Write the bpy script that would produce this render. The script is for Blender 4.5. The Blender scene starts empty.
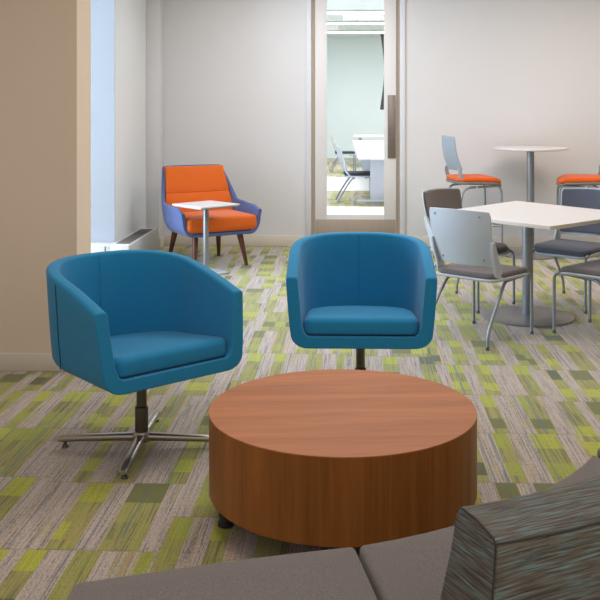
import bpy, bmesh, math, random
from mathutils import Vector, Matrix
random.seed(7)
PI = math.pi
COL = bpy.context.scene.collection
TH = math.radians(2.0)            # the camera is turned 2 degrees left of the room's axis

def W(x, d, z=0.0):
    """a place given as (metres right of the lens axis, metres ahead) -> room coordinates"""
    return Vector((x*math.cos(TH) - d*math.sin(TH), x*math.sin(TH) + d*math.cos(TH), z))

def face_rot(fx, fd):
    """z rotation that turns local -Y towards the direction (right, ahead)"""
    v = W(fx, fd)
    return math.atan2(v.x, -v.y)

# ------------------------------------------------------------------ materials
def s2l(c):
    return tuple(((v/255)/12.92 if v/255 <= .04045 else ((v/255+.055)/1.055)**2.4) for v in c)

class NT:
    def __init__(s, name):
        s.m = bpy.data.materials.new(name); s.m.use_nodes = True
        s.t = s.m.node_tree; s.b = s.t.nodes['Principled BSDF']; s.out = s.t.nodes['Material Output']
    def n(s, typ, **kw):
        nd = s.t.nodes.new(typ)
        for k, v in kw.items(): setattr(nd, k, v)
        return nd
    def l(s, a, b): s.t.links.new(a, b)
    def put(s, sock, v):
        if isinstance(v, bpy.types.NodeSocket): s.l(v, sock)
        else: sock.default_value = v
    def math(s, op, a, b=0.0, c=None):
        nd = s.n('ShaderNodeMath', operation=op); s.put(nd.inputs[0], a); s.put(nd.inputs[1], b)
        if c is not None: s.put(nd.inputs[2], c)
        return nd.outputs[0]
    def comb(s, x, y, z=0.0):
        nd = s.n('ShaderNodeCombineXYZ'); s.put(nd.inputs[0], x); s.put(nd.inputs[1], y); s.put(nd.inputs[2], z)
        return nd.outputs[0]
    def white(s, vec):
        nd = s.n('ShaderNodeTexWhiteNoise', noise_dimensions='3D'); s.put(nd.inputs['Vector'], vec); return nd.outputs['Value']
    def noise(s, vec, scale=1.0, detail=2.0, rough=.5, dist=0.0):
        nd = s.n('ShaderNodeTexNoise'); s.put(nd.inputs['Vector'], vec); nd.inputs['Scale'].default_value = scale
        nd.inputs['Detail'].default_value = detail; nd.inputs['Roughness'].default_value = rough
        nd.inputs['Distortion'].default_value = dist; return nd.outputs['Fac']
    def mix(s, f, a, b, mode='MIX'):
        nd = s.n('ShaderNodeMix', data_type='RGBA', blend_type=mode)
        s.put(nd.inputs['Factor'], f)
        s.put(nd.inputs[6], a if not isinstance(a, tuple) else (*a[:3], 1)); s.put(nd.inputs[7], b if not isinstance(b, tuple) else (*b[:3], 1))
        return nd.outputs[2]
    def ramp(s, f, stops, interp='LINEAR'):
        nd = s.n('ShaderNodeValToRGB'); nd.color_ramp.interpolation = interp; e = nd.color_ramp.elements
        while len(e) < len(stops): e.new(.5)
        for i, (p, c) in enumerate(stops): e[i].position = p; e[i].color = (*c, 1)
        s.put(nd.inputs[0], f); return nd.outputs[0]
    def coord(s, which='Object', scale=(1, 1, 1), rot=(0, 0, 0)):
        tc = s.n('ShaderNodeTexCoord'); mp = s.n('ShaderNodeMapping'); s.l(tc.outputs[which], mp.inputs['Vector'])
        mp.inputs['Scale'].default_value = scale; mp.inputs['Rotation'].default_value = rot
        return mp.outputs[0]
    def bump(s, h, strength=.3, dist=.002):
        nd = s.n('ShaderNodeBump'); nd.inputs['Strength'].default_value = strength; nd.inputs['Distance'].default_value = dist
        s.put(nd.inputs['Height'], h); s.l(nd.outputs[0], s.b.inputs['Normal'])
    def col(s, c): s.put(s.b.inputs['Base Color'], c if not isinstance(c, tuple) else (*c[:3], 1))
    def set(s, **kw):
        for k, v in kw.items(): s.b.inputs[k.replace('_', ' ')].default_value = v
        return s

def plain(name, rgb, rough=.5, metal=0.0, var=.06, scale=30, bump=0.0):
    t = NT(name); c = s2l(rgb)
    f = t.noise(t.coord(), scale, 3)
    t.col(t.mix(f, tuple(v*(1-var) for v in c), tuple(min(1, v*(1+var)) for v in c)))
    t.set(Roughness=rough, Metallic=metal)
    if bump: t.bump(f, bump)
    return t.m

def fabric(name, rgb, rgb2=None, scale=500, rough=.95, mottling=.12, bump=.35, sheen=.15):
    t = NT(name); a = s2l(rgb); b = s2l(rgb2) if rgb2 else tuple(v*.8 for v in a)
    co = t.coord()
    fine = t.noise(co, scale, 2, .6)
    big = t.noise(co, 6, 2)
    c = t.mix(t.ramp(fine, [(.35, (0, 0, 0)), (.65, (1, 1, 1))]), b, a)
    c = t.mix(t.math('MULTIPLY', big, mottling), c, tuple(v*.5 for v in a))
    t.col(c); t.set(Roughness=rough); t.b.inputs['Sheen Weight'].default_value = sheen
    t.bump(fine, bump, .0012)
    return t.m

def wood(name, light, dark, axis='X', rough=.35, scale=1.0):
    t = NT(name)
    sc = {'X': (1.6, 22, 22), 'Z': (22, 22, 1.2)}[axis]
    co = t.coord(scale=tuple(v*scale for v in sc))
    n1 = t.noise(co, 1.0, 4, .55, .6)
    co2 = t.coord(scale=tuple(v*scale*5 for v in sc)); n2 = t.noise(co2, 1.0, 3, .6)
    c = t.mix(t.ramp(n1, [(.3, (0, 0, 0)), (.72, (1, 1, 1))]), s2l(dark), s2l(light))
    c = t.mix(t.math('MULTIPLY', t.ramp(n2, [(.52, (0, 0, 0)), (.66, (1, 1, 1))]), .22), c, tuple(v*.55 for v in s2l(dark)))
    t.col(c); t.set(Roughness=rough); t.b.inputs['Specular IOR Level'].default_value = .32; t.bump(n2, .06, .001)
    return t.m

def carpet_mat():
    t = NT('plaid_carpet'); tc = t.n('ShaderNodeTexCoord'); sp = t.n('ShaderNodeSeparateXYZ'); t.l(tc.outputs['Object'], sp.inputs[0])
    x, y = sp.outputs[0], sp.outputs[1]
    mu, ad, fl, gt = (lambda a, b: t.math('MULTIPLY', a, b)), (lambda a, b: t.math('ADD', a, b)), (lambda a: t.math('FLOOR', a)), (lambda a, b: t.math('GREATER_THAN', a, b))
    TY, CW = .56, .088
    tx0 = fl(t.math('DIVIDE', ad(x, .11), .56)); yt = t.math('DIVIDE', ad(y, mu(t.white(t.comb(tx0, 4.4, 7.7)), .56)), TY); bj = fl(yt); v = t.math('SUBTRACT', yt, bj)            # bands of carpet tiles
    tx = fl(t.math('DIVIDE', ad(x, mu(bj, .17)), .56)); tr_ = t.white(t.comb(tx, bj, 1.5))
    xw = ad(ad(x, ad(mu(t.math('SINE', mu(x, 11.3)), .024), mu(t.math('SINE', mu(x, 27.7)), .011))), mu(t.white(t.comb(bj, 2.2, 1.0)), .5))
    ci = fl(t.math('DIVIDE', xw, CW))
    par = t.math('MODULO', ad(ci, 4000.0), 2.0)
    flip = gt(t.white(t.comb(ci, bj, 2.0)), .94)
    greencol = t.math('ABSOLUTE', t.math('SUBTRACT', par, flip))
    # four rows in every tile: khaki, bright, khaki, bright, their limits a little uneven
    e = mu(t.white(t.comb(tx, bj, 8.0)), .10)
    r1, r2, r3 = gt(v, ad(e, .12)), gt(v, ad(e, .36)), gt(v, ad(e, .66))
    ri = ad(ad(r1, r2), ad(r3, mu(bj, 4.0)))
    brow = t.math('MINIMUM', 1.0, ad(mu(r1, t.math('SUBTRACT', 1.0, r2)), r3))
    cell = t.white(t.comb(ci, ri, 9.0)); row = t.white(t.comb(tx, ri, 3.0))
    bright_on = mu(brow, gt(ad(mu(cell, .5), mu(row, .5)), .34))
    sub = t.white(t.comb(fl(t.math('DIVIDE', xw, CW/3)), ri, 4.0))
    streak = t.noise(t.comb(mu(x, 135.0), ad(mu(y, 2.6), mu(bj, 3.7)), 0.0), 1.0, 3, .65)
    flecks = t.noise(t.comb(mu(x, 210.0), mu(y, 50.0), 5.0), 1.0, 2, .6)
    weft = t.noise(t.comb(mu(x, 8.0), mu(y, 200.0), 9.0), 1.0, 2, .6)
    st = t.ramp(ad(mu(streak, .62), mu(flecks, .38)), [(.38, (0, 0, 0)), (.46, (.6, .6, .6)), (.55, (1, 1, 1))])
    beige, dgrey = s2l((194, 176, 164)), s2l((92, 84, 84))
    lime, lime2, khaki, olive, dol = s2l((178, 182, 14)), s2l((160, 166, 30)), s2l((162, 152, 76)), s2l((104, 108, 26)), s2l((80, 82, 30))
    grey_c = t.mix(st, dgrey, beige)
    grey_c = t.mix(mu(mu(bright_on, gt(sub, .7)), .35), grey_c, khaki)
    bright = t.ramp(cell, [(0, lime2), (.30, lime), (.60, olive), (.74, lime), (.90, dol)], 'CONSTANT')
    mixed = t.mix(mu(t.ramp(streak, [(.42, (1, 1, 1)), (.52, (0, 0, 0))]), .9), khaki, t.ramp(sub, [(0, olive), (.3, lime2), (.6, olive), (.8, dgrey)], 'CONSTANT'))
    mixed = t.mix(mu(gt(sub, .72), .45), mixed, lime2)
    green_c = t.mix(bright_on, mixed, bright)
    green_c = t.mix(mu(t.math('SUBTRACT', 1.0, st), .50), green_c, dol)
    c = t.mix(greencol, grey_c, green_c)
    li = fl(t.math('DIVIDE', x, .007)); lr = t.white(t.comb(li, bj, 6.0))
    lb = gt(t.noise(t.comb(mu(li, 3.0), mu(y, 4.0), 2.0), 1, 1), .40)
    c = t.mix(mu(mu(gt(lr, .958), lb), .6), c, s2l((72, 104, 118)))
    c = t.mix(mu(mu(t.math('LESS_THAN', lr, .045), lb), .45), c, s2l((184, 138, 50)))
    c = t.mix(mu(gt(weft, .58), .22), c, dgrey)
    edge = t.math('LESS_THAN', v, .012)
    c = t.mix(mu(edge, .35), c, dol)
    loops = t.noise(tc.outputs['Object'], 230, 2, .7)
    c = t.mix(.75, c, t.ramp(loops, [(.34, (.30, .30, .30)), (.50, (1, 1, 1)), (.68, (1.3, 1.3, 1.26))]), 'MULTIPLY')
    t.col(c); t.set(Roughness=.8); t.b.inputs['Sheen Weight'].default_value = .25
    t.bump(ad(loops, mu(flecks, .6)), .6, .004)
    return t.m

def striated(name):
    t = NT(name); tc = t.n('ShaderNodeTexCoord'); sp = t.n('ShaderNodeSeparateXYZ'); t.l(tc.outputs['Object'], sp.inputs[0])
    sn = t.n('ShaderNodeSeparateXYZ'); t.l(tc.outputs['Normal'], sn.inputs[0])
    x, y, z = sp.outputs; end = t.math('GREATER_THAN', t.math('ABSOLUTE', sn.outputs[0]), .65)
    ie = t.math('SUBTRACT', 1.0, end)
    along = t.math('ADD', t.math('MULTIPLY', x, ie), t.math('MULTIPLY', y, end))
    across = t.math('ADD', t.math('ADD', t.math('MULTIPLY', y, ie), t.math('MULTIPLY', x, end)), z)
    def nz(a, c, d, o): return t.noise(t.comb(t.math('MULTIPLY', along, a), t.math('MULTIPLY', across, c), o), 1, d, .6)
    n1 = nz(11, 210, 2, 0.0); n2 = nz(5, 60, 2, 4.0); n3 = nz(8, 300, 2, 9.0)
    c = t.ramp(n1, [(.32, s2l((68, 66, 64))), (.44, s2l((108, 99, 90))), (.52, s2l((118, 108, 97))), (.58, s2l((110, 134, 136))), (.68, s2l((122, 150, 152)))])
    c = t.mix(t.math('MULTIPLY', t.ramp(n2, [(.36, (1, 1, 1)), (.58, (0, 0, 0))]), .55), c, s2l((88, 78, 68)))
    c = t.mix(t.math('MULTIPLY', t.math('GREATER_THAN', n3, .60), .6), c, s2l((40, 40, 42)))
    thr = t.noise(tc.outputs['Object'], 700, 1)
    c = t.mix(.4, c, t.ramp(thr, [(.3, (.4, .4, .4)), (.6, (1.0, 1.0, 1.0))]), 'MULTIPLY')
    t.col(c); t.set(Roughness=.9); t.bump(n1, .3, .0012)
    return t.m

def brushed(name, rgb, rough=.35, metal=.85, scale=(4, 4, 160)):
    t = NT(name); n = t.noise(t.coord(scale=scale), 1, 3)
    c = s2l(rgb); t.col(t.mix(n, tuple(v*.8 for v in c), tuple(min(1, v*1.1) for v in c))); t.set(Roughness=rough, Metallic=metal)
    return t.m

def glass_mat(name, tint, refl=.06):
    t = NT(name); tr = t.n('ShaderNodeBsdfTransparent'); tr.inputs[0].default_value = (*tint, 1)
    gl = t.n('ShaderNodeBsdfGlossy'); gl.inputs['Roughness'].default_value = .03
    mx = t.n('ShaderNodeMixShader'); mx.inputs[0].default_value = refl
    t.l(tr.outputs[0], mx.inputs[1]); t.l(gl.outputs[0], mx.inputs[2]); t.l(mx.outputs[0], t.out.inputs['Surface'])
    return t.m

def emit_mat(name, rgb, strength):
    t = NT(name); t.col(s2l(rgb)); t.b.inputs['Emission Color'].default_value = (*s2l(rgb), 1); t.b.inputs['Emission Strength'].default_value = strength
    return t.m

M = dict(
    dimmed_jamb=plain('grey_blue_dimmed_jamb', (158, 160, 166), .8, var=.01),
    wallpier=plain('pier_paint', (226, 206, 188), .85, var=.012, scale=3),
    wallback=plain('neutral_painted_wall', (216, 213, 214), .85, var=.012, scale=3),
    carpet=carpet_mat(),
    wall=plain('painted_wall', (214, 203, 194), .85, var=.015, scale=3),
    wallwarm=plain('warm_painted_wall', (205, 188, 172), .85, var=.015, scale=3),
    jamb=plain('white_painted_jamb', (226, 226, 226), .8, var=.01, scale=4),
    base=plain('cream_baseboard', (214, 203, 190), .6, var=.02),
    ceil=plain('white_ceiling', (235, 233, 228), .9, var=.01),
    frame=plain('painted_door_frame', (214, 213, 217), .5, var=.01),
    door=plain('painted_door', (220, 214, 212), .5, var=.01),
    steel=brushed('brushed_steel', (176, 160, 146), .5, .35, (160, 4, 4)),
    handle=brushed('brushed_push_plate', (150, 138, 132), .35, .85, (4, 4, 160)),
    blue=fabric('teal_blue_wool', (28, 136, 184), (16, 116, 164), 420, sheen=.1, mottling=.05),
    seam=plain('dark_blue_thread', (18, 78, 112), .9),
    alu=brushed('polished_aluminium', (172, 162, 152), .3, .9),
    column=brushed('grey_column', (110, 104, 98), .35, .8),
    rubber=plain('dark_rubber', (42, 40, 40), .7),
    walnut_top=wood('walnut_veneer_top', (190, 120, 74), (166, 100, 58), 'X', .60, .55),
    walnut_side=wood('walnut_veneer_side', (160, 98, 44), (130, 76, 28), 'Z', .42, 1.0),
    walnut_leg=wood('walnut_leg', (108, 66, 42), (72, 42, 28), 'Z', .45, 2),
    edge=plain('walnut_edge_band', (176, 116, 76), .4),
    greyf=fabric('warm_grey_sofa_fabric', (126, 116, 112), (98, 90, 88), 320, bump=.5),
    base_dark=plain('dark_sofa_base', (46, 44, 44), .8),
    stri=striated('striated_teal_brown_fabric'),
    stripipe=plain('dark_piping', (58, 54, 52), .9),
    orange=fabric('orange_wool', (222, 104, 22), (204, 88, 10), 400),
    peri=fabric('periwinkle_tweed', (94, 108, 156), (68, 80, 122), 260, sheen=.1),
    white=plain('white_laminate', (216, 211, 211), .35, var=.01),
    whiteedge=plain('laminate_edge', (214, 202, 192), .5, var=.02),
    silver=brushed('silver_powder_coat', (150, 154, 160), .42, .55),
    disc=brushed('silver_disc', (158, 155, 154), .34, .7, (6, 6, 6)),
    plastic=plain('grey_plastic', (184, 190, 199), .42, var=.02),
    plasticmid=plain('mid_grey_plastic', (152, 160, 170), .45, var=.02),
    plasticdk=plain('grey_seat_shell', (128, 126, 126), .5, var=.02),
    pad=fabric('brown_grey_upholstery', (116, 104, 100), (92, 84, 84), 380),
    padblue=fabric('slate_grey_upholstery', (98, 100, 114), (76, 80, 92), 380),
    seatorange=fabric('orange_seat_fabric', (236, 102, 12), (214, 84, 6), 380),
    grille=plain('dark_grille', (120, 112, 106), .6),
    enamel=plain('white_enamel', (214, 212, 210), .5, var=.01),
    winglass=glass_mat('window_glass', (.93, .97, 1.0), .05),
    doorglass=glass_mat('door_glass', (.94, .965, .985), .035),
    farwall=plain('far_pale_wall', (222, 232, 232), .8, var=.01),
    sunlit_floor=plain('sunlit_floor_paint', (240, 240, 238), .4, var=.02),
    lamp=emit_mat('lit_diffuser', (255, 255, 255), 9),
    black=plain('black_cloth', (26, 28, 30), .8),
    outside=plain('outside_ground', (150, 160, 150), .9),
    plate_grey=plain('grey_plate', (150, 150, 152), .4),
)

# ------------------------------------------------------------------ mesh helpers
def new():
    return bmesh.new()

def xf(verts, mat):
    for v in verts: v.co = mat @ v.co

def box(bm, x0, x1, y0, y1, z0, z1, bev=0.0, seg=2, mat=None):
    r = bmesh.ops.create_cube(bm, size=1.0); vs = r['verts']
    for v in vs:
        v.co = Vector(((x0+x1)/2 + v.co.x*(x1-x0), (y0+y1)/2 + v.co.y*(y1-y0), (z0+z1)/2 + v.co.z*(z1-z0)))
    if bev:
        es = list({e for v in vs for e in v.link_edges})
        rr = bmesh.ops.bevel(bm, geom=es, offset=bev, segments=seg, affect='EDGES', profile=.5)
        vs = list({v for f in rr['faces'] for v in f.verts} | {v for v in vs if v.is_valid})
    if mat is not None: xf(vs, mat)
    return bm

def loft(bm, rings, closed=True, cap0=True, cap1=True):
    rows = [[bm.verts.new(p) for p in r] for r in rings]
    n = len(rows[0])
    for a, b in zip(rows, rows[1:]):
        for i in range(n if closed else n-1):
            j = (i+1) % n
            try: bm.faces.new((a[i], a[j], b[j], b[i]))
            except ValueError: pass
    if closed and cap0: bm.faces.new(rows[0][::-1])
    if closed and cap1: bm.faces.new(rows[-1])
    return bm

def tube(bm, pts, rad, seg=12, smooth_steps=0, flat=1.0):
    """round bar along a path; rad may be one radius or one per point"""
    P = [Vector(p) for p in pts]; R = list(rad) if isinstance(rad, (list, tuple)) else [rad]*len(P)
    if smooth_steps:
        for _ in range(smooth_steps):
            Q = [P[0]]; S = [R[0]]
            for i in range(len(P)-1):
                Q += [P[i]*.75+P[i+1]*.25, P[i]*.25+P[i+1]*.75]; S += [R[i]*.75+R[i+1]*.25, R[i]*.25+R[i+1]*.75]
            Q.append(P[-1]); S.append(R[-1]); P, R = Q, S
    T = []
    for i in range(len(P)):
        a = P[max(0, i-1)]; b = P[min(len(P)-1, i+1)]; T.append((b-a).normalized())
    ref = Vector((0, 0, 1)) if abs(T[0].z) < .9 else Vector((1, 0, 0))
    u = (ref - T[0]*ref.dot(T[0])).normalized()
    rings = []
    for i, p in enumerate(P):
        u = (u - T[i]*u.dot(T[i])).normalized(); w = T[i].cross(u)
        rings.append([p + (u*math.cos(2*PI*k/seg)*flat + w*math.sin(2*PI*k/seg))*R[i] for k in range(seg)])
    return loft(bm, rings)

def lathe(bm, prof, seg=32, cx=0, cy=0):
    rings = [[(cx+r*math.cos(2*PI*k/seg), cy+r*math.sin(2*PI*k/seg), z) for k in range(seg)] for r, z in prof]
    return loft(bm, rings)

def inset_poly(pts, d):
    """move a closed counter-clockwise outline inward by d"""
    n = len(pts); out = []
    for i in range(n):
        a, b, c = Vector(pts[i-1]), Vector(pts[i]), Vector(pts[(i+1) % n])
        t1, t2 = (b-a), (c-b)
        t1 = t1.normalized() if t1.length > 1e-9 else t2.normalized(); t2 = t2.normalized() if t2.length > 1e-9 else t1
        n1, n2 = Vector((-t1.y, t1.x)), Vector((-t2.y, t2.x))
        m = (n1+n2); m = m.normalized() if m.length > 1e-6 else n1
        k = 1/max(.5, m.dot(n1)); out.append(b + m*d*k)
    return out

def cushion(bm, outline, z0, z1, r=.02, crown=.01, steps=5, rb=None):
    """upholstered slab: outline (ccw), rounded top and bottom edges, slightly crowned top"""
    rb = r if rb is None else rb
    rings = []
    def ring(d, z): rings.append([(p.x, p.y, z) for p in inset_poly(outline, d)])
    for k in range(steps+1):
        a = PI/2*k/steps; ring(rb*(1-math.sin(a)), z0 + rb*(1-math.cos(a)))
    for k in range(1, steps+1):
        a = PI/2*k/steps; ring(r*(1-math.cos(a)), z1 - r + r*math.sin(a))
    cx = sum(p[0] for p in outline)/len(outline); cy = sum(p[1] for p in outline)/len(outline)
    last = rings[-1]
    for k in range(1, 7):
        s = 1-k/6.5
        rings.append([(cx+(p[0]-cx)*s, cy+(p[1]-cy)*s, z1 + crown*(1-s*s)) for p in last])
    return loft(bm, rings)

def rrect(w, d, r, n=6, cx=0, cy=0, bulge=0.0):
    pts = []
    for sx, sy, a0 in ((1, 1, 0), (-1, 1, PI/2), (-1, -1, PI), (1, -1, 3*PI/2)):
        for k in range(n+1):
            a = a0 + PI/2*k/n
            pts.append((cx+sx*(w-r)+r*math.cos(a), cy+sy*(d-r)+r*math.sin(a)))
    return pts

def obj(name, bm, m, parent=None, sharp=35, loc=None, rotz=None, bevel=0.0):
    bmesh.ops.remove_doubles(bm, verts=bm.verts, dist=1e-5)
    bmesh.ops.dissolve_degenerate(bm, edges=bm.edges, dist=1e-6)
    bmesh.ops.recalc_face_normals(bm, faces=bm.faces)
    me = bpy.data.meshes.new(name); bm.to_mesh(me); bm.free()
    for p in me.polygons: p.use_smooth = True
    me.set_sharp_from_angle(angle=math.radians(sharp))
    me.materials.append(m if isinstance(m, bpy.types.Material) else M[m])
    o = bpy.data.objects.new(name, me); COL.objects.link(o)
    if parent: o.parent = parent
    if loc is not None: o.location = loc
    if rotz is not None: o.rotation_euler = (0, 0, rotz)
    if bevel:
        b = o.modifiers.new('soft_edges', 'BEVEL'); b.width = bevel; b.segments = 3; b.limit_method = 'ANGLE'; b.angle_limit = math.radians(40)
    return o

def thing(name, label, cat, loc=(0, 0, 0), rotz=0, group=None):
    o = bpy.data.objects.new(name, None); COL.objects.link(o); o.empty_display_size = .1
    o.location = loc; o.rotation_euler = (0, 0, rotz); o['label'] = label; o['category'] = cat
    if group: o['group'] = group
    return o

def struct(name, bm, m, parent=None, **kw):
    o = obj(name, bm, m, parent, **kw)
    if not parent: o['kind'] = 'structure'
    return o

def dup(root, loc, rotz, label=None):
    r = root.copy(); COL.objects.link(r); r.location = loc; r.rotation_euler = (0, 0, rotz)
    if label: r['label'] = label
    def rec(a, b):
        for ch in list(a.children):
            c = ch.copy(); COL.objects.link(c); c.parent = b; rec(ch, c)
    rec(root, r)
    return r

def bx(*a, **k): return box(new(), *a, **k)

# ------------------------------------------------------------------ the setting
YB, CEIL = 9.88, 2.9
XP = -1.57                        # right face of the near pier
XL = -2.185                        # left wall beyond the window
XW = -2.75                        # window plane
XR = 5.6
EDGES = {}
ft = new(); box(ft, XW, XR, -1.5, YB, -.05, 0); struct('floor', ft, 'carpet')
struct('ceiling', bx(XW-.2, XR+.2, 2.5, YB, CEIL, CEIL+.12), 'ceil')

DX0, DX1 = -.485, .485             # door frame opening in the back wall
wb = new()
box(wb, XW, DX0, YB, YB+.2, 0, CEIL); box(wb, DX1, XR, YB, YB+.2, 0, CEIL); box(wb, DX0, DX1, YB, YB+.2, 2.75, CEIL)
struct('wall_back', wb, 'wallback')
struct('wall_right', bx(XR, XR+.15, 2.5, YB, 0, CEIL), 'wallwarm')
wl = new(); box(wl, XW-.1, XL, 8.4, YB, 0, CEIL); struct('wall_left', wl, 'jamb')
struct('trim_dimmed_jamb', bx(XW+.04, XL-.001, 8.39, 8.4, .26, CEIL-.001), 'dimmed_jamb')  # added plate, its darker grey-blue tones down the daylight on the jamb
struct('wall_left_pier', bx(-5.5, XP, 5.2, 5.48, 0, CEIL), 'wallpier')
struct('wall_left_blocker', bx(-2.5, -2.35, -1.5, 5.2, 0, CEIL), 'wallback')  # unseen stretch of left wall, added to block ambient light from the left
bp = new(); box(bp, -2.35, XP+.012, 5.188, 5.2, 0, .10, .003); struct('baseboard_pier', bp, 'base')
bb = new(); box(bb, XL, DX0-.06, YB-.014, YB, 0, .115, .004); box(bb, DX1+.06, XR, YB-.014, YB, 0, .115, .004); struct('baseboard_back', bb, 'base')
bt = new(); box(bt, XL, XL+.14, YB-.22, YB, 0, CEIL, .004); struct('trim_1', bt, 'wallback')
struct('baseboard_left', bx(XL+.14, XL+.152, YB-.22, YB-.014, 0, .115, .003), 'base')

# window in the left wall, between the pier and the far jamb
wf = new()
for y0, y1 in ((5.48, 5.55), (6.38, 6.44), (7.36, 7.42), (8.33, 8.40)): box(wf, XW-.03, XW+.03, y0, y1, 0, CEIL, .004)
box(wf, XW-.03, XW+.03, 5.48, 8.4, 0, .08, .004); box(wf, XW-.03, XW+.03, 5.48, 8.4, CEIL-.08, CEIL, .004)
win = struct('window_1', wf, 'enamel')
obj('pane', bx(XW-.006, XW+.006, 5.5, 8.38, .05, CEIL-.05), 'winglass', win)

# radiator cover under the far jamb
rc = thing('radiator_cover', 'low white radiator cover with a dark top grille along the left wall', 'radiator', (0, 0, 0))
XH = -2.01
c = new(); box(c, XW+.04, XL-.002, 8.2, 8.398, 0, .252, .004); box(c, XL+.001, XH, 8.2, 9.40, 0, .252, .006); obj('casing', c, 'enamel', rc)
g = new()
for k in range(7): box(g, XL+.035+k*.018, XL+.046+k*.018, 8.3, 9.28, .252, .257)
obj('grille', g, 'grille', rc)
obj('seam_strip', bx(-2.225, -2.215, 8.196, 8.2, .01, .245), 'grille', rc)

# door and its frame
dn = struct('door_1', bx(DX0+.055, DX0+.17, YB+.02, YB+.065, .01, 2.70, .002), 'door')
d2 = new(); GX0, GX1 = -.303, .302
box(d2, GX1, DX1-.055, YB+.02, YB+.065, .01, 2.70, .002); obj('latch_stile', d2, 'door', dn)
d3 = new(); box(d3, DX0+.17, GX1, YB+.02, YB+.065, .01, .335, .002); box(d3, DX0+.17, GX1, YB+.02, YB+.065, 2.62, 2.70, .002); obj('rail', d3, 'door', dn)
d4 = new(); box(d4, GX0, GX1, YB+.038, YB+.046, .335, 2.62); obj('glass_pane', d4, 'doorglass', dn)
d5 = new()
for a, b, c0, d in ((DX0+.17, GX0, .335, 2.62),): box(d5, a, b, YB+.02, YB+.065, c0, d)
obj('glazing_bead', d5, 'frame', dn)
k = obj('kick_plate', bx(DX0+.06, DX1-.065, YB+.014, YB+.02, .02, .285, .001), 'steel', dn); k['label'] = 'brushed steel kick plate'
k = obj('push_plate', bx(GX1+.038, DX1-.060, YB+.008, YB+.02, .935, 1.605, .003), 'handle', dn); k['label'] = 'brushed metal pull plate'
fr = new()
box(fr, DX0-.04, DX0+.015, YB-.02, YB+.2, 0, 2.80, .004); box(fr, DX1-.015, DX1+.04, YB-.02, YB+.2, 0, 2.80, .004)
box(fr, DX0-.04, DX1+.04, YB-.02, YB+.2, 2.72, 2.80, .004)
struct('trim_2', fr, 'frame')
fs = new(); box(fs, DX0+.015, DX0+.055, YB+.066, YB+.1, 0, 2.72); box(fs, DX1-.055, DX1-.015, YB+.066, YB+.1, 0, 2.72); struct('trim_3', fs, 'wallwarm')

# the room seen through the door
FY, FC = 26.3, 3.42
fa = new(); box(fa, -2.2, 6, YB+.2, FY, -.05, 0); struct('floor_far_room', fa, 'carpet')
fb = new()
box(fb, -2.2, 6, YB+.2, 13.72, 0, .004); box(fb, -2.2, 6, 16.3, 19.4, 0, .004); struct('floor_sunlit_bands', fb, 'sunlit_floor')  # pale bands put bright sunlight patches into the floor colour
struct('wall_far_end', bx(-2.2, 6, FY, FY+.15, 0, FC), 'farwall')
struct('wall_far_left', bx(-2.35, -2.2, YB+.2, FY, 0, FC), 'farwall')
struct('wall_far_right', bx(6, 6.15, YB+.2, FY, 0, FC), 'farwall')
fcl = new(); box(fcl, -2.35, 6.15, YB+.2, FY+.15, FC, FC+.1)
for x in [-2+.61*i for i in range(13)]: box(fcl, x, x+.015, YB+.2, FY, FC-.006, FC)
struct('ceiling_far_room', fcl, 'farwall')
struct('wall_header', bx(-2.35, 6.15, YB, YB+.2, CEIL, FC), 'farwall')
lb = {0: 'nearest', 1: 'middle', 2: 'farthest'}
for i, yy in enumerate((18.9, 21.4, 24.0)):
    t = thing('ceiling_light', f'{lb[i]} of three bright linear ceiling lights seen through the door glass', 'ceiling light', (0.2, yy, FC-.045), 0, 'linear lights in the far room')
    obj('housing', bx(-2.1, 2.6, -.10, .10, .0, .039, .004), 'enamel', t)
    obj('diffuser', bx(-2.08, 2.58, -.085, .085, -.02, 0, .003), 'lamp', t)

# dark curved strip hanging at the edge of the door glass
def cam(x, d, z=0): return W(x, d, z)
p = new()
rows = []
for k in range(13):
    s = k/12; z = 3.02 - s*1.62
    left = 1.235 + .075*math.sin(PI*min(1, s*1.05)) - (.01 if s > .95 else 0)
    rows.append([cam(left, 20.0, z), cam(left, 20.06, z), cam(1.55, 20.06, z), cam(1.55, 20.0, z)])
loft(p, rows)
dr = obj('hanging_drape', p, 'black'); dr['label'] = 'narrow black drape with a curved edge at the right of the door glass'; dr['category'] = 'drape'
dr_rail = bx(.9, 2.1, 20.6, 20.66, 3.0, 3.42, .004)
struct('trim_4', dr_rail, 'farwall')

# ------------------------------------------------------------------ blue swivel tub chairs
def tub_plan(W_, By, yf, yc, na, nb, ex=2.3):
    pts = []
    for k in range(na): s = k/na; pts.append(((0, yf+(yc-yf)*s), (-W_, 0)))
    for k in range(nb+1):
        a = PI - PI*k/nb; ca, sa = math.cos(a), math.sin(a)
        pts.append(((0, yc), (W_*math.copysign(abs(ca)**(2/ex), ca), By*abs(sa)**(2/ex))))
    for k in range(na-1, -1, -1): s = k/na; pts.append(((0, yf+(yc-yf)*s), (W_, 0)))
    return pts

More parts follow.
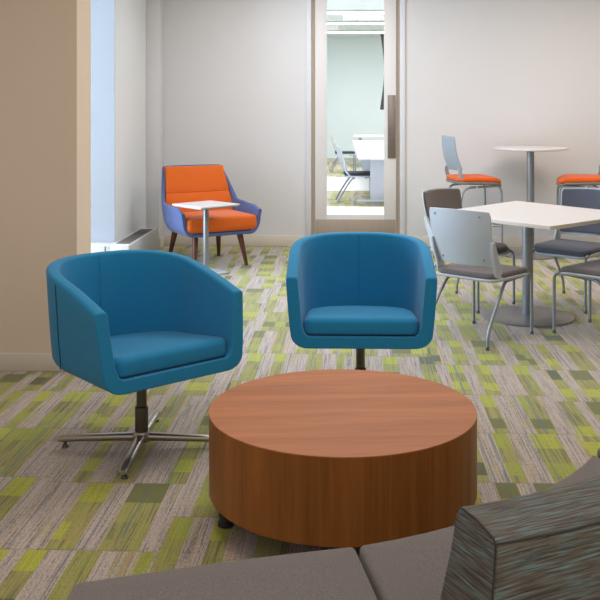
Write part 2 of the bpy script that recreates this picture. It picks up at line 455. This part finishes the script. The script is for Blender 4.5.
def make_tub():
    root = thing('swivel_armchair', 'x', 'armchair', group='blue swivel tub chairs')
    Wd, By, yf, yc, zb, th = .360, .362, -.256, .078, .352, .056
    plan = tub_plan(Wd, By, yf, yc, 12, 44, 2.2)
    def ztop(y):
        t = max(0, min(1, (y-yf)/(By+yc-yf))); return .680 + .124*(1-(1-t)**1.75)
    def lean(p):
        x, y, z = p
        if y < 0: y -= .050*(1-min(1, (z-zb)/.34))*(-y/.30)
        return (x, y, z)
    rings = []
    inn = []
    for (b, o) in plan:
        L = math.hypot(*o); yy = b[1]+o[1]; zt = ztop(yy); rr = []
        def P(r, z): return lean((b[0]+o[0]*r, b[1]+o[1]*r, z))
        rr.append(P(0, zb)); rr.append(P(.4, zb)); R = .085
        edge = .935
        for k in range(7):
            a = PI/2*k/6; rr.append(P(edge - (R/L)*(1-math.sin(a)), zb+.8*R*(1-math.cos(a))))
        zc = zb+.8*R
        for k in range(1, 7):
            s = k/6; rr.append(P(edge+(1-edge)*s**.8, zc+(zt-.012-zc)*s))
        rr.append(P(1-.004/L, zt-.003)); rr.append(P(1-.012/L, zt)); rr.append(P(1-(th-.012)/L, zt)); rr.append(P(1-(th-.003)/L, zt-.004)); rr.append(P(1-th/L, zt-.014))
        zf = lambda y_: .408 - .058*max(0, y_+.25)/.5
        zi, zm = zf(yy), zf(b[1])
        for k in range(1, 6):
            s = k/5; rr.append(P(1-th/L-.058*s, zt-.014+(zi+.05-(zt-.014))*s))
        rr.append(P(1-th/L-.10, zi+.012)); rr.append(P(1-th/L-.15, zi)); rr.append(P(0, zm))
        rings.append(rr)
    bm = new(); loft(bm, rings, closed=False)
    bm.verts.ensure_lookup_table()
    n = len(rings[0])
    bm.faces.new([bm.verts[i] for i in range(n)]); tot = len(bm.verts)
    bm.faces.new([bm.verts[tot-n+i] for i in range(n)])
    obj('tub_shell', bm, 'blue', root, sharp=40, bevel=.006)
    # stitched seams: upright on the inside of the back, welts down the outside corners
    s = new()
    def wall_pt(a, z, outside, off=.0015):
        ca, sa = math.cos(a), math.sin(a); o = (Wd*math.copysign(abs(ca)**(2/2.2), ca), By*abs(sa)**(2/2.2)); L = math.hypot(*o)
        zt = ztop(yc+o[1]); zc = zb+.068
        if outside: r = .935+.065*max(0, min(1, (z-zc)/(zt-.012-zc)))**.8 + off/L
        else: r = 1-th/L-.058*max(0, min(1, (zt-.014-z)/(zt-.014-.425))) - off/L
        return Vector((o[0]*r, yc+o[1]*r, z))
    zt = ztop(By+yc)
    tube(s, [wall_pt(PI/2, z, False) for z in (.47, .54, .62, .68, .75, .80)], .0012, 6)
    obj('seam', s, 'blue', root)
    for a in (math.radians(179), math.radians(1)):
        s = new(); zt = ztop(wall_pt(a, .7, True).y)
        tube(s, [wall_pt(a, .385+(zt-.02-.385)*k/8, True) for k in range(9)], .0022, 6); obj('seam', s, 'seam', root)
    # seat cushion
    out = []
    for (b, o) in plan:
        L = math.hypot(*o); r = 1-th/L-.058-.006/L
        y = b[1]+o[1]*r
        out.append((b[0]+o[0]*r, y))
    out = [(x, y-.022 if y < -.20 else y) for x, y in out]
    # rounded front corners
    xm = abs(out[0][0]); f = out[0][1]
    front = []
    out = [q for q in out if q[1] > f+.05]
    for k in range(7):
        a = PI/2*k/6; front.append((xm-.05+.05*math.cos(a)*1.0, f+.05-.05*math.sin(a)))
    left = [(-x, y) for x, y in front]
    ol = out[::-1] + left + front[::-1]
    # ccw check
    A = sum(ol[i-1][0]*ol[i][1]-ol[i][0]*ol[i-1][1] for i in range(len(ol)))
    if A < 0: ol = ol[::-1]
    bm = new(); cushion(bm, ol, .412, .490, .034, .006, 6, rb=.012)
    for v in bm.verts: v.co.z -= .058*max(0, v.co.y+.25)/.5
    obj('seat_cushion', bm, 'blue', root, sharp=60)
    # column and four-star base
    bm = new(); box(bm, -.10, .10, -.10, .10, .332, .353, .003); obj('mount_plate', bm, 'rubber', root)
    bm = new(); lathe(bm, [(.019, .16), (.0225, .17), (.0225, .334), (.016, .336)], 24)
    col = obj('column', bm, 'column', root)
    bm = new(); lathe(bm, [(.026, .066), (.029, .072), (.029, .180), (.024, .184)], 24); obj('collar', bm, 'column', col)
    bm = new(); lathe(bm, [(.02, .028), (.036, .030), (.040, .040), (.040, .062), (.032, .074), (.022, .076)], 28); obj('hub', bm, 'alu', root)
    return root

def star_leg(root, ang):
    bm = new(); ca, sa = math.cos(ang), math.sin(ang); n = Vector((-sa, ca, 0)); rings = []
    for r, z, w, h in ((.025, .050, .022, .018), (.12, .048, .021, .016), (.25, .044, .020, .014), (.352, .038, .018, .012), (.368, .034, .012, .007)):
        c_ = Vector((ca*r, sa*r, z)); ring = []
        for k in range(14):
            a = 2*PI*k/14; cx = math.copysign(abs(math.cos(a))**.6, math.cos(a)); cz = math.copysign(abs(math.sin(a))**.8, math.sin(a))
            ring.append(c_ + n*w*cx + Vector((0, 0, h*cz)))
        rings.append(ring)
    loft(bm, rings); lg = obj('leg', bm, 'alu', root, sharp=50)
    bm = new(); lathe(bm, [(.008, .034), (.008, .016), (.013, .012), (.015, .001), (.012, 0)], 18, ca*.335, sa*.335); obj('glide', bm, 'column', lg)

tub = make_tub()
rotA = face_rot(.66, -.75)
# chair on the left
P1 = W(-.794, 4.08)
tub.location = P1; tub.rotation_euler = (0, 0, rotA)
tub['label'] = 'blue tub swivel chair in the front left, angled towards the round wooden table'
tubB = tub.copy(); COL.objects.link(tubB)
for ch in list(tub.children):
    c_ = ch.copy(); COL.objects.link(c_); c_.parent = tubB
    for g_ in list(ch.children):
        d_ = g_.copy(); COL.objects.link(d_); d_.parent = c_
tubB.location = W(.188, 4.68); tubB.rotation_euler = (0, 0, face_rot(-.02, -1))
tubB['label'] = 'blue tub swivel chair directly behind the round wooden table, facing forward'
def leg_dirs(root, a0):
    # a0: direction of the first bar in camera terms (right, ahead); the bars turn with the column, not with the seat
    rz = root.rotation_euler.z
    for k in range(4): star_leg(root, a0 + k*PI/2 - rz)
v = W(-.01, -1); leg_dirs(tub, math.atan2(v.y, v.x))
v = W(.7, -.7); leg_dirs(tubB, math.atan2(v.y, v.x))

# ------------------------------------------------------------------ round drum coffee table
TC = W(.072, 3.42)
ct = thing('coffee_table', 'round walnut drum coffee table in front of the two blue chairs', 'coffee table', TC, math.radians(6))
R, zt, zb = .487, .392, .106
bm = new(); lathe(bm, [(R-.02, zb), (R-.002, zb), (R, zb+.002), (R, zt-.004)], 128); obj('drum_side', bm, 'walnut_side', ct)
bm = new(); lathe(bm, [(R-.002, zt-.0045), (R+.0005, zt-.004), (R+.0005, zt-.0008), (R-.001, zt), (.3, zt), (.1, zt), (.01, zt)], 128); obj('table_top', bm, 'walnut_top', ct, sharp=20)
for a in (189, 279, 9, 99):
    bm = new(); a = math.radians(a); lathe(bm, [(.024, zb+.003), (.024, .02), (.028, .016), (.028, .002), (.024, 0)], 20, .43*math.cos(a), .43*math.sin(a)); obj('leg', bm, 'rubber', ct)

# ------------------------------------------------------------------ sectional sofa
def seg_outline(pts): return [tuple(W(x, d).xy) for x, d in pts]
def ccw(ol):
    A = sum(ol[i-1][0]*ol[i][1]-ol[i][0]*ol[i-1][1] for i in range(len(ol)))
    return ol if A > 0 else ol[::-1]
def dense(pts, r=.03, n=5):
    """round the corners of a polygon, and add points along its sides"""
    out = []; N = len(pts)
    for i in range(N):
        a, b, c_ = Vector(pts[i-1]), Vector(pts[i]), Vector(pts[(i+1) % N])
        ang = (a-b).angle(c_-b)
        if ang > math.radians(150): out.append(tuple(b)); continue
        p0 = b+(a-b).normalized()*r; p1 = b+(c_-b).normalized()*r
        for k in range(n+1):
            s = k/n; out.append(tuple(p0*(1-s)**2 + b*2*s*(1-s) + p1*s*s))
    return out
def bez(p0, p1, p2, n=10):
    return [((1-t)**2*p0[0]+2*t*(1-t)*p1[0]+t*t*p2[0], (1-t)**2*p0[1]+2*t*(1-t)*p1[1]+t*t*p2[1]) for t in [k/n for k in range(n+1)]]

def sofa(name, label, outline, zseat, loc):
    rt = thing(name, label, 'sofa', loc, 0)
    ol = ccw([(x-loc.x, y-loc.y) for x, y in outline])
    bm = new(); cushion(bm, dense(ol, .016), zseat-.13, zseat, .016, .004, 5); obj('seat', bm, 'greyf', rt, sharp=60)
    bm = new(); cushion(bm, dense(inset_poly_t(ol, .012), .03), .10, zseat-.131, .006, 0, 2); obj('base', bm, 'greyf', rt, sharp=50)
    pts = inset_poly(ol, .09)
    idx = [0, len(pts)//4, len(pts)//2, 3*len(pts)//4] if len(pts) > 4 else range(4)
    for i in idx:
        bm = new(); lathe(bm, [(.018, .0), (.022, .003), (.022, .02), (.019, .102)], 16, pts[i].x, pts[i].y); obj('leg', bm, 'rubber', rt)
    return rt
def inset_poly_t(ol, d): return [tuple(p) for p in inset_poly(ol, d)]

ZS = .44
# corner points in camera terms
A0, A1 = (-.556, 2.075), (.077, 2.250)
olA = bez(A0, (-.24, 2.18), A1, 6) + [(.212, 1.50), (.230, 1.40), (-.53, 1.30)]
sofa('bench_sofa', 'backless grey bench section at the bottom left of the curved sofa', seg_outline(olA), ZS, W(-.17, 1.8))
B0, B1 = (.085, 2.252), (.822, 2.838)
olB = bez(B0, (.53, 2.40), B1, 10) + [(1.00, 2.46), (1.10, 2.05)] + bez((.90, 1.88), (.60, 1.66), (.225, 1.50), 6)
sB = sofa('curved_sofa', 'curved grey sofa section with a striated teal and brown backrest in the right foreground', seg_outline(olB), ZS, W(.5, 2.1))
C0 = (.832, 2.842)
olC = bez(C0, (1.0, 3.10), (1.06, 3.42), 6) + [(1.70, 3.30), (1.55, 2.72), (1.11, 2.07)] + [(1.012, 2.47)]
sofa('sofa_section', 'next grey sofa section just visible at the right edge behind the striated backrest', seg_outline(olC), ZS+.012, W(1.2, 2.8))

# backrest: a thick leaning wedge following the back of the curved section
def backrest(root):
    loc = root.location
    far = bez((.252, 1.748), (.43, 1.795), (.97, 2.16), 10)      # top edge on the seat side
    near = bez((.297, 1.603), (.50, 1.650), (1.12, 2.06), 10)    # top edge on the outer side
    zt = .752; rings = []
    for i in range(11):
        f, n = Vector(far[i]), Vector(near[i]); dv = (n-f).normalized()
        e = (Vector(far[1])-Vector(far[0])).normalized() if i == 0 else Vector((0, 0))
        ring = []
        def P(v, z):
            q = W(v.x, v.y, z); return (q.x-loc.x, q.y-loc.y, z)
        fb, nb = f - dv*.028, n + dv*.028
        side = (-e*.062)
        zlow = .415
        for s in [k/5 for k in range(6)]: ring.append(P((fb+side)*(1-s)+f*s, zlow+(zt-.02-zlow)*s))
        ring.append(P(f+dv*.003, zt-.009)); ring.append(P(f+dv*.010, zt-.002)); ring.append(P(f+dv*.02, zt))
        ring.append(P(f*.5+n*.5, zt+.004))
        ring.append(P(n-dv*.02, zt)); ring.append(P(n-dv*.008, zt-.002)); ring.append(P(n-dv*.001, zt-.009))
        zl2 = .14
        for s in [k/6 for k in range(7)]: ring.append(P(n*(1-s)+(nb+side)*s, zt-.02+(zl2-(zt-.02))*s))
        ring.append(P(fb*.5+nb*.5, zl2)); ring.append(P(fb*.8+nb*.2, zl2+.1))
        rings.append(ring)
    bm = new(); loft(bm, rings)
    # face-aligned grain: object is stored in its own turned frame so the weave follows the rest
    a = math.atan2(rings[5][9][1]-rings[0][9][1], rings[5][9][0]-rings[0][9][0])
    rm = Matrix.Rotation(-a, 4, 'Z'); xf(bm.verts, rm)
    o = obj('backrest', bm, 'stri', root, sharp=50, bevel=.006); o.rotation_euler = (0, 0, a)
    # piping
    pb = new()
    def V(r, k): return rm @ Vector(rings[r][k])
    path = [V(0, k) for k in (13, 12, 11, 10)]
    tube(pb, [V(i, 12) + Vector((0, 0, .001)) for i in range(0, 11)], .0018, 8)
    tube(pb, [V(0, 7), V(0, 8), V(0, 9), V(0, 10), V(0, 11), V(0, 12)], .0018, 8)
    tube(pb, [V(0, k) for k in range(12, 19)], .0018, 8)
    obj('piping', pb, 'stripipe', o)
backrest(sB)

# ------------------------------------------------------------------ orange and blue armchair
def make_lounge():
    r = thing('lounge_armchair', 'orange armchair with blue-violet shell and walnut legs against the back wall', 'armchair', W(-1.10, 8.86), face_rot(.50, -.87))
    Wd, By, yf, yc, zb, th = .402, .30, -.36, .02, .30, .035
    plan = tub_plan(Wd, By, yf, yc, 14, 40, 3.2)
    def sm(t): t = max(0, min(1, t)); return t*t*(3-2*t)
    def ztop(y): return .560 + .02*sm((yf+.2-y)/-.3) + .325*sm((y-.10)/.14) if y > -.2 else .560 - .035*sm((-.2-y)/.16)
    def sh(p):
        x, y, z = p
        k = sm((z-.50)/.42); x *= 1-.13*k
        if z > .42: y += .16*(z-.42)/.5*(1 if y > 0 else 0)
        return (x, y, z)
    rings = []
    for b, o in plan:
        L = math.hypot(*o); yy = b[1]+o[1]; zt_ = ztop(yy); rr = []
        fr_ = max(0, min(1, (-.22-yy)/.14))       # front of the arms curls in and down
        def P(rad, z): return sh((b[0]+o[0]*rad, b[1]+o[1]*rad, z))
        rr += [P(0, zb), P(.5, zb)]
        for k in range(8):
            a = PI/2*k/7; rr.append(P(.72+.25*math.sin(a), zb+.16*(1-math.cos(a))))
        for k in range(1, 11):
            s = k/10; rr.append(P(.97+.03*s, zb+.16+(zt_-.008-zb-.16)*s))
        rr += [P(1-.008/L, zt_), P(1-(th-.008)/L, zt_)]
        for k in range(0, 11):
            s = k/10; rr.append(P(1-th/L-.03*s, zt_-.008+(zb+.15-zt_)*s))
        rr += [P(.80, zb+.06), P(.70, zb+.03), P(0, zb+.03)]
        rings.append(rr)
    bm = new(); loft(bm, rings, closed=False); bm.verts.ensure_lookup_table(); n = len(rings[0]); tot = len(bm.verts)
    bm.faces.new([bm.verts[i] for i in range(n)]); bm.faces.new([bm.verts[tot-n+i] for i in range(n)])
    k = obj('shell', bm, 'peri', r, sharp=45, bevel=.005); k['label'] = 'blue-violet tweed outer shell'
    # seat cushion, nose rounded
    ol = rrect(.352, .300, .05, 6, 0, -.085)
    bm = new(); cushion(bm, ol, zb+.035, .475, .035, .012, 6, rb=.05); k = obj('seat_cushion', bm, 'orange', r, sharp=60); k['label'] = 'orange seat cushion'
    # back cushion: two puffed panels with a seam between
    for z0, z1 in ((.44, .655), (.655, .902)):
        rr = []
        for i in range(9):
            s = i/8; z = z0+(z1-z0)*s; puff = .012*math.sin(PI*s)**.4 if 0 < s < 1 else 0
            w = .340*(1-.13*sm((z-.50)/.42)) + .004; y0 = .19+.16*max(0, z-.42)/.5
            ring = []
            for k in range(11):
                u = k/10*2-1; ring.append((u*w, y0-.030-puff-.012*(1-u*u), z))
            for k in range(10, -1, -1):
                u = k/10*2-1; ring.append((u*w, y0+.022, z))
            rr.append(ring)
        bm = new(); loft(bm, rr); k = obj('back_cushion', bm, 'orange', r, sharp=50, bevel=.006); k['label'] = 'orange back panel'
    for sx, sy, ty in ((-1, -1, -.27), (1, -1, -.27), (-1, 1, .28), (1, 1, .28)):
        bm = new(); top = Vector((sx*.22, ty*.9, zb+.02)); bot = Vector((sx*.262, ty+.05*sy, 0))
        tube(bm, [bot, bot.lerp(top, .02), bot.lerp(top, .5), top], [.014, .016, .023, .031], 16); obj('leg', bm, 'walnut_leg', r)
    return r
make_lounge()

# small laptop table in front of it
lt = thing('side_table', 'small white-topped side table on a slim grey post beside the orange armchair', 'table', W(-1.045, 8.32), face_rot(.70, -.71))
bm = new(); cushion(bm, rrect(.22, .22, .02, 4), .606, .618, .003, 0, 2); obj('table_top', bm, 'white', lt, sharp=30)
bm = new(); cushion(bm, rrect(.215, .215, .02, 4), .596, .6055, .003, 0, 2); obj('underside', bm, 'silver', lt, sharp=30)
bm = new(); box(bm, -.022, .022, -.016, .016, .012, .597, .006, 3); obj('pole', bm, 'silver', lt)
bm = new(); cushion(bm, rrect(.15, .15, .03, 5), 0, .012, .004, 0, 2); obj('base', bm, 'plastic', lt, sharp=30)

# ------------------------------------------------------------------ cafe tables
cf = thing('cafe_table', 'square white cafe table with four grey chairs around it', 'table', W(1.45, 6.60), 0)
rc_ = [W(*q)-W(1.45, 6.60) for q in ((1.425, 5.83), (2.21, 6.50), (1.53, 7.38), (.80, 6.60))]
ol = ccw([(q.x, q.y) for q in rc_])
bm = new(); cushion(bm, dense(ol, .012, 3), .716, .742, .002, 0, 2); o_ = obj('table_top', bm, 'white', cf, sharp=30); o_.data.materials.append(M['whiteedge'])
for p_ in o_.data.polygons:
    if abs(p_.normal.z) < .5: p_.material_index = 1
bm = new(); cushion(bm, rrect(.2, .2, .03, 4), .70, .7155, .003, 0, 2); obj('mount_plate', bm, 'column', cf)
bm = new(); lathe(bm, [(.036, .012), (.038, .016), (.038, .70), (.03, .702)], 32); obj('pole', bm, 'silver', cf)
bm = new(); lathe(bm, [(.312, 0), (.318, .003), (.318, .010), (.305, .015), (.1, .018), (.05, .022), (.02, .022)], 64); obj('base', bm, 'disc', cf, sharp=30)

ht = thing('bar_table', 'tall round white-topped bar table between two orange-seated stools', 'table', W(2.07, 9.30), 0)
bm = new(); lathe(bm, [(.34, 1.052), (.365, 1.056), (.37, 1.060), (.37, 1.074), (.366, 1.077), (.2, 1.077), (.02, 1.077)], 64); obj('table_top', bm, 'white', ht, sharp=30)
bm = new(); lathe(bm, [(.036, .012), (.037, .016), (.037, 1.045), (.12, 1.047), (.12, 1.0515), (.02, 1.0515)], 32); obj('pole', bm, 'silver', ht)
bm = new(); lathe(bm, [(.272, 0), (.277, .003), (.277, .010), (.26, .015), (.1, .018), (.02, .02)], 56); obj('base', bm, 'disc', ht, sharp=30)

# ------------------------------------------------------------------ cafe chairs
def back_pt(u, s, zs, w0, w1, lean=.10, wrap=.055, y0=.205, z0=.055, z1=.415, off=0.0):
    """u -1..1 across, s 0..1 upward"""
    w = w0+(w1-w0)*s
    y = y0 + lean*s + .02*math.sin(PI*s) - wrap*u*u - off
    return Vector((u*w, y, zs+z0+(z1-z0)*s + (-.010*u*u*s)))

def slab_back(bm, zs, w0, w1, offs, t, u0=1.0, s0=0., s1=1., **kw):
    nu, ns = 16, 12; fr_, bk = [], []
    def g(off):
        rows = []
        for j in range(ns+1):
            row = []
            for i in range(nu+1):
                u = (i/nu*2-1); s = s0+(s1-s0)*j/ns
                # rounded corners
                e = abs(j/ns*2-1); cut = 1 - .05*max(0, (e-.72)/.28)**2.2
                row.append(back_pt(u*u0*cut, s, zs, w0, w1, off=off, **kw))
            rows.append(row)
        return rows
    A, B = g(offs), g(offs+t)
    rings = []
    for ra, rb in zip(A, B): rings.append(ra + rb[::-1])
    return loft(bm, rings)

def cafe_chair(name, label, padmat, upholstered, loc, rz, group):
    r = thing(name, label, 'chair', loc, rz, group); zs = .435
    bm = new(); slab_back(bm, zs, .212, .231, 0, .010); obj('back_shell', bm, 'plastic', r, sharp=50, bevel=.003)
    if upholstered:
        bm = new(); slab_back(bm, zs, .212, .231, .011, .024, u0=.94, s0=.07, s1=.985); k = obj('back_pad', bm, padmat, r, sharp=50, bevel=.009)
    else:
        for u, s in ((-.72, .12), (.72, .12), (-.72, .9), (.72, .9)):
            p_ = back_pt(u, s, zs, .212, .231, off=-.002); bm = new()
            lathe(bm, [(.006, 0), (.006, .004), (.003, .005)], 12); xf(bm.verts, Matrix.Translation(p_) @ Matrix.Rotation(math.radians(-90), 4, 'X')); obj('bolt', bm, 'plasticdk', r)
    for s_ in (-1, 1):
        # side bracket joining the back to the seat
        bm = new(); rings = []
        for k in range(9):
            t = k/8; sv = .50*(1-t)
            if t < .5:
                p_ = back_pt(s_*1.02, .46-.46*(t/.5), zs, .212, .231, off=.0)
            else:
                q = (t-.5)/.5; p0 = back_pt(s_*1.02, 0, zs, .212, .231); p_ = Vector((s_*(abs(p0.x)*(1-q)+.222*q), p0.y*(1-q)+.115*q, p0.z*(1-q)+(zs-.018)*q - .02*math.sin(PI*q)))
            wdt = (.016, .024, .032, .036, .038, .040, .040, .036, .024)[k]
            rings.append([p_+Vector((s_*a*.009, b*wdt, 0)) for a, b in ((-1, -1), (1, -.8), (1.4, 0), (1, .8), (-1, 1))])
        loft(bm, rings); obj('bracket', bm, 'plastic', r, sharp=60, bevel=.002)
    # seat pad and shell: softly drooping front edge
    ol = rrect(.232, .222, .075, 7, 0, -.03)
    def droop(bm_, amt=.022):
        for v in bm_.verts:
            d = max(0, -.14-v.co.y)/.11; v.co.z -= amt*min(1.3, d)**2
            v.co.z -= .010*(1-(v.co.x/.232)**2)*max(0, min(1, (v.co.y+.2)/.3))*.6
    bm = new(); cushion(bm, ol, zs-.024, zs+.016, .017, .004, 5); droop(bm); obj('seat_pad', bm, padmat, r, sharp=60)
    ol2 = rrect(.240, .228, .078, 7, 0, -.03)
    bm = new(); cushion(bm, ol2, zs-.038, zs-.018, .004, 0, 3, rb=.014); droop(bm); obj('seat_shell', bm, 'plastic', r, sharp=60)
    for s_ in (-1, 1):
        bm = new(); tube(bm, [(s_*.222, -.272, .0), (s_*.222, -.272, .30), (s_*.222, -.270, .405), (s_*.210, -.170, .395), (s_*.195, -.02, .382)], .0105, 12, 3)
        lg = obj('leg', bm, 'silver', r); bm = new(); lathe(bm, [(.012, 0), (.0125, .018), (.0108, .022)], 12, s_*.222, -.272); obj('foot_cap', bm, 'column', lg)
        bm = new(); tube(bm, [(s_*.190, -.06, .384), (s_*.205, .03, .386), (s_*.214, .08, .35), (s_*.222, .20, .20), (s_*.224, .268, .10), (s_*.224, .272, .0)], .0105, 12, 3)
        lg = obj('leg', bm, 'silver', r); bm = new(); lathe(bm, [(.012, 0), (.0125, .018), (.0108, .022)], 12, s_*.224, .272); obj('foot_cap', bm, 'column', lg)
    bm = new(); tube(bm, [(-.195, -.05, .386), (.195, -.05, .386)], .010, 10); obj('crossbar', bm, 'silver', r)
    return r

G = 'grey chairs around the square cafe table'
cafe_chair('cafe_chair', 'grey plastic-backed chair seen from behind, nearest at the square white table', 'pad', False, W(1.02, 6.05), face_rot(.357, .40), G)
cafe_chair('cafe_chair', 'brown upholstered-back chair behind the grey plastic-backed one, left side of square table', 'pad', True, W(1.09, 7.07), face_rot(.69, -.72), G)
cafe_chair('cafe_chair', 'grey chair cut by the right edge, only seat and legs showing before the table', 'pad', True, W(1.87, 6.09), face_rot(-.69, .73), G)
cafe_chair('cafe_chair', 'slate-blue upholstered chair at the far right side of the square white table', 'padblue', True, W(1.905, 7.07), face_rot(-.66, -.75), G)

def stool(label, loc, rz):
    r = thing('bar_stool', label, 'stool', loc, rz, 'orange-seated bar stools'); zs = .768
    kw = dict(lean=.075, wrap=.04, z0=.09, z1=.43)
    bm = new(); slab_back(bm, zs, .195, .175, 0, .012, **kw); obj('back_shell', bm, 'plasticmid', r, sharp=50, bevel=.003)
    for s_ in (-1, 1):
        bm = new(); rings = []
        for k in range(7):
            t = k/6; p0 = back_pt(s_*.97, .08, zs, .195, .175, **kw)
            p_ = Vector((p0.x*(1-t)+s_*.20*t, p0.y+.012*math.sin(PI*t)-(p0.y-.13)*t*t, p0.z*(1-t)+(zs-.02)*t))
            wdt = (.022, .022, .02, .02, .024, .03, .03)[k]
            rings.append([p_+Vector((s_*a*.008, b*wdt, 0)) for a, b in ((-1, -1), (1, -.8), (1.4, 0), (1, .8), (-1, 1))])
        loft(bm, rings); obj('bracket', bm, 'plasticmid', r, sharp=60, bevel=.002)
    def droop(bm_):
        for v in bm_.verts: v.co.z -= .026*min(1.3, max(0, -.12-v.co.y)/.11)**2
    bm = new(); cushion(bm, rrect(.225, .225, .07, 7, 0, -.03), zs-.020, zs+.026, .020, .010, 5); droop(bm); k = obj('seat_pad', bm, 'seatorange', r, sharp=60); k['label'] = 'orange seat pad'
    bm = new(); cushion(bm, rrect(.230, .228, .072, 7, 0, -.03), zs-.046, zs-.0195, .004, 0, 3, rb=.018); droop(bm); obj('seat_shell', bm, 'plasticdk', r, sharp=60)
    for s_ in (-1, 1):
        bm = new(); tube(bm, [(s_*.214, -.245, 0), (s_*.210, -.243, .5), (s_*.208, -.24, .705), (s_*.196, -.15, .700), (s_*.19, 0, .694)], .011, 12, 3); obj('leg', bm, 'silver', r)
        bm = new(); tube(bm, [(s_*.19, .02, .694), (s_*.205, .13, .690), (s_*.21, .185, .60), (s_*.214, .25, .0)], .011, 12, 3); obj('leg', bm, 'silver', r)
        bm = new(); tube(bm, [(s_*.211, -.24, .31), (s_*.211, .20, .31)], .008, 10); obj('stretcher', bm, 'silver', r)
    bm = new(); tube(bm, [(-.211, -.243, .31), (.211, -.243, .31)], .010, 10); obj('footrest', bm, 'silver', r)
stool('orange-seated bar stool left of the tall round table, its back to the left', W(1.475, 9.32), face_rot(.97, .22))
stool('orange-seated bar stool right of the tall round table, cut by the right edge', W(2.60, 9.30), face_rot(-.97, .2))

# ------------------------------------------------------------------ furniture in the far room
GF = 'furniture in the far room'
FAR = []
def far_chair(loc, label, m_back):
    r = thing('side_chair', label, 'chair', loc, face_rot(1, .05), 'pale chairs in the far room'); zs = .445
    bm = new(); slab_back(bm, zs, .212, .231, 0, .014); obj('back_shell', bm, m_back, r, sharp=50)
    bm = new(); cushion(bm, rrect(.225, .215, .06, 5, 0, -.03), zs-.03, zs+.015, .015, .004, 4); obj('seat_pad', bm, 'base_dark', r, sharp=60)
    bm = new(); cushion(bm, rrect(.235, .222, .06, 5, 0, -.03), zs-.055, zs-.031, .004, 0, 3); obj('seat_shell', bm, 'plastic', r, sharp=60)
    for s_ in (-1, 1):
        bm = new(); tube(bm, [(s_*.222, -.25, .0), (s_*.222, -.25, .34), (s_*.222, -.245, .405), (s_*.2, -.12, .385)], .014, 10, 2); obj('leg', bm, 'silver', r)
        bm = new(); tube(bm, [(s_*.2, .03, .385), (s_*.214, .09, .36), (s_*.222, .24, .12), (s_*.224, .30, .0)], .014, 10, 2); obj('leg', bm, 'silver', r)
        bm = new(); tube(bm, [(s_*.225, .20, .66), (s_*.225, .19, .50), (s_*.222, .10, .40)], .015, 10, 2); obj('bracket', bm, 'plastic', r)
    return r
far_chair(W(.51, 14.5), 'nearer pale chair with a dark seat seen through the door glass', 'plastic')
far_chair(W(.46, 20.9), 'farther white-backed chair seen through the door glass, behind the nearer one', 'white')
tb = thing('meeting_table', 'long white table seen through the door glass, beside the pale chairs', 'table', W(1.18, 16.7), math.radians(.9))
bm = new(); cushion(bm, rrect(.61, 3.25, .04, 4), .71, .745, .004, 0, 2); obj('table_top', bm, 'white', tb, sharp=30)
for yy in (-2.75, 2.75):
    bm = new(); box(bm, -.42, -.10, yy-.03, yy+.03, .08, .71, .01); lg = obj('leg', bm, 'plastic', tb)
    bm = new(); box(bm, -.62, .4, yy-.035, yy+.035, .045, .085, .012); obj('foot_bar', bm, 'plastic', lg)
    bm = new(); tube(bm, [(-.64, yy-.02, .032), (-.64, yy+.02, .032)], .032, 16); obj('caster', bm, 'plate_grey', lg)
tf = thing('meeting_table', 'second white table farther away behind the long one, seen through the door glass', 'table', W(1.42, 23.0), 0)
bm = new(); cushion(bm, rrect(.66, .7, .04, 4), .71, .745, .004, 0, 2); obj('table_top', bm, 'white', tf, sharp=30)
for sx in (-.5, .5):
    bm = new(); box(bm, sx-.04, sx+.04, -.3, .3, 0, .71, .01); obj('leg', bm, 'plastic', tf)

# ------------------------------------------------------------------ light
def area(name, loc, rot, sx, sy, power, color):
    l = bpy.data.lights.new(name, 'AREA'); l.shape = 'RECTANGLE'; l.size = sx; l.size_y = sy; l.energy = power; l.color = color
    o = bpy.data.objects.new(name, l); COL.objects.link(o); o.location = loc; o.rotation_euler = rot; return o
area('window_daylight', (XW-1.5, 6.9, 1.5), (0, math.radians(-90), 0), 2.8, 3.2, 345, (.68, .83, 1.0))
area('ceiling_lamp_back', (-.3, 8.6, CEIL-.03), (0, 0, 0), 1.2, .6, 30, (.93, .96, 1.0))
area('ceiling_lamp_cafe', (2.4, 7.9, CEIL-.03), (0, 0, 0), 1.2, 1.2, 46, (1.0, .88, .77))
area('ceiling_lamp_middle', (.4, 5.4, CEIL-.03), (0, 0, 0), 1.2, 1.2, 36, (1.0, .97, .93))
area('fill_front', (-.8, 3.2, CEIL-.03), (0, 0, 0), 1.0, 1.0, 15, (1.0, .92, .83))  # unseen weak fill, added to brighten the foreground and the pier
for i, yy in enumerate((12.5, 17, 22)):
    area('far_room_lamp', (1.0, yy, FC-.12), (0, 0, 0), 5, 2, 235, (1.0, .955, 1.0))
w = bpy.data.worlds.new('World'); bpy.context.scene.world = w; w.use_nodes = True
bg = w.node_tree.nodes['Background']; bg.inputs[0].default_value = (1.0, .93, .86, 1); bg.inputs[1].default_value = .78

# ------------------------------------------------------------------ camera
cd = bpy.data.cameras.new('Camera'); co = bpy.data.objects.new('Camera', cd); COL.objects.link(co)
co.location = (0, 0, 1.5); co.rotation_euler = (math.radians(90), 0, TH)
cd.sensor_width = 36; cd.lens = 932/600*36; cd.shift_x = (300-323)/600; cd.shift_y = -(300-105)/600
cd.clip_end = 100
bpy.context.scene.camera = co
sc = bpy.context.scene
sc.view_settings.view_transform = 'Standard'; sc.view_settings.look = 'None'; sc.view_settings.exposure = 0.0
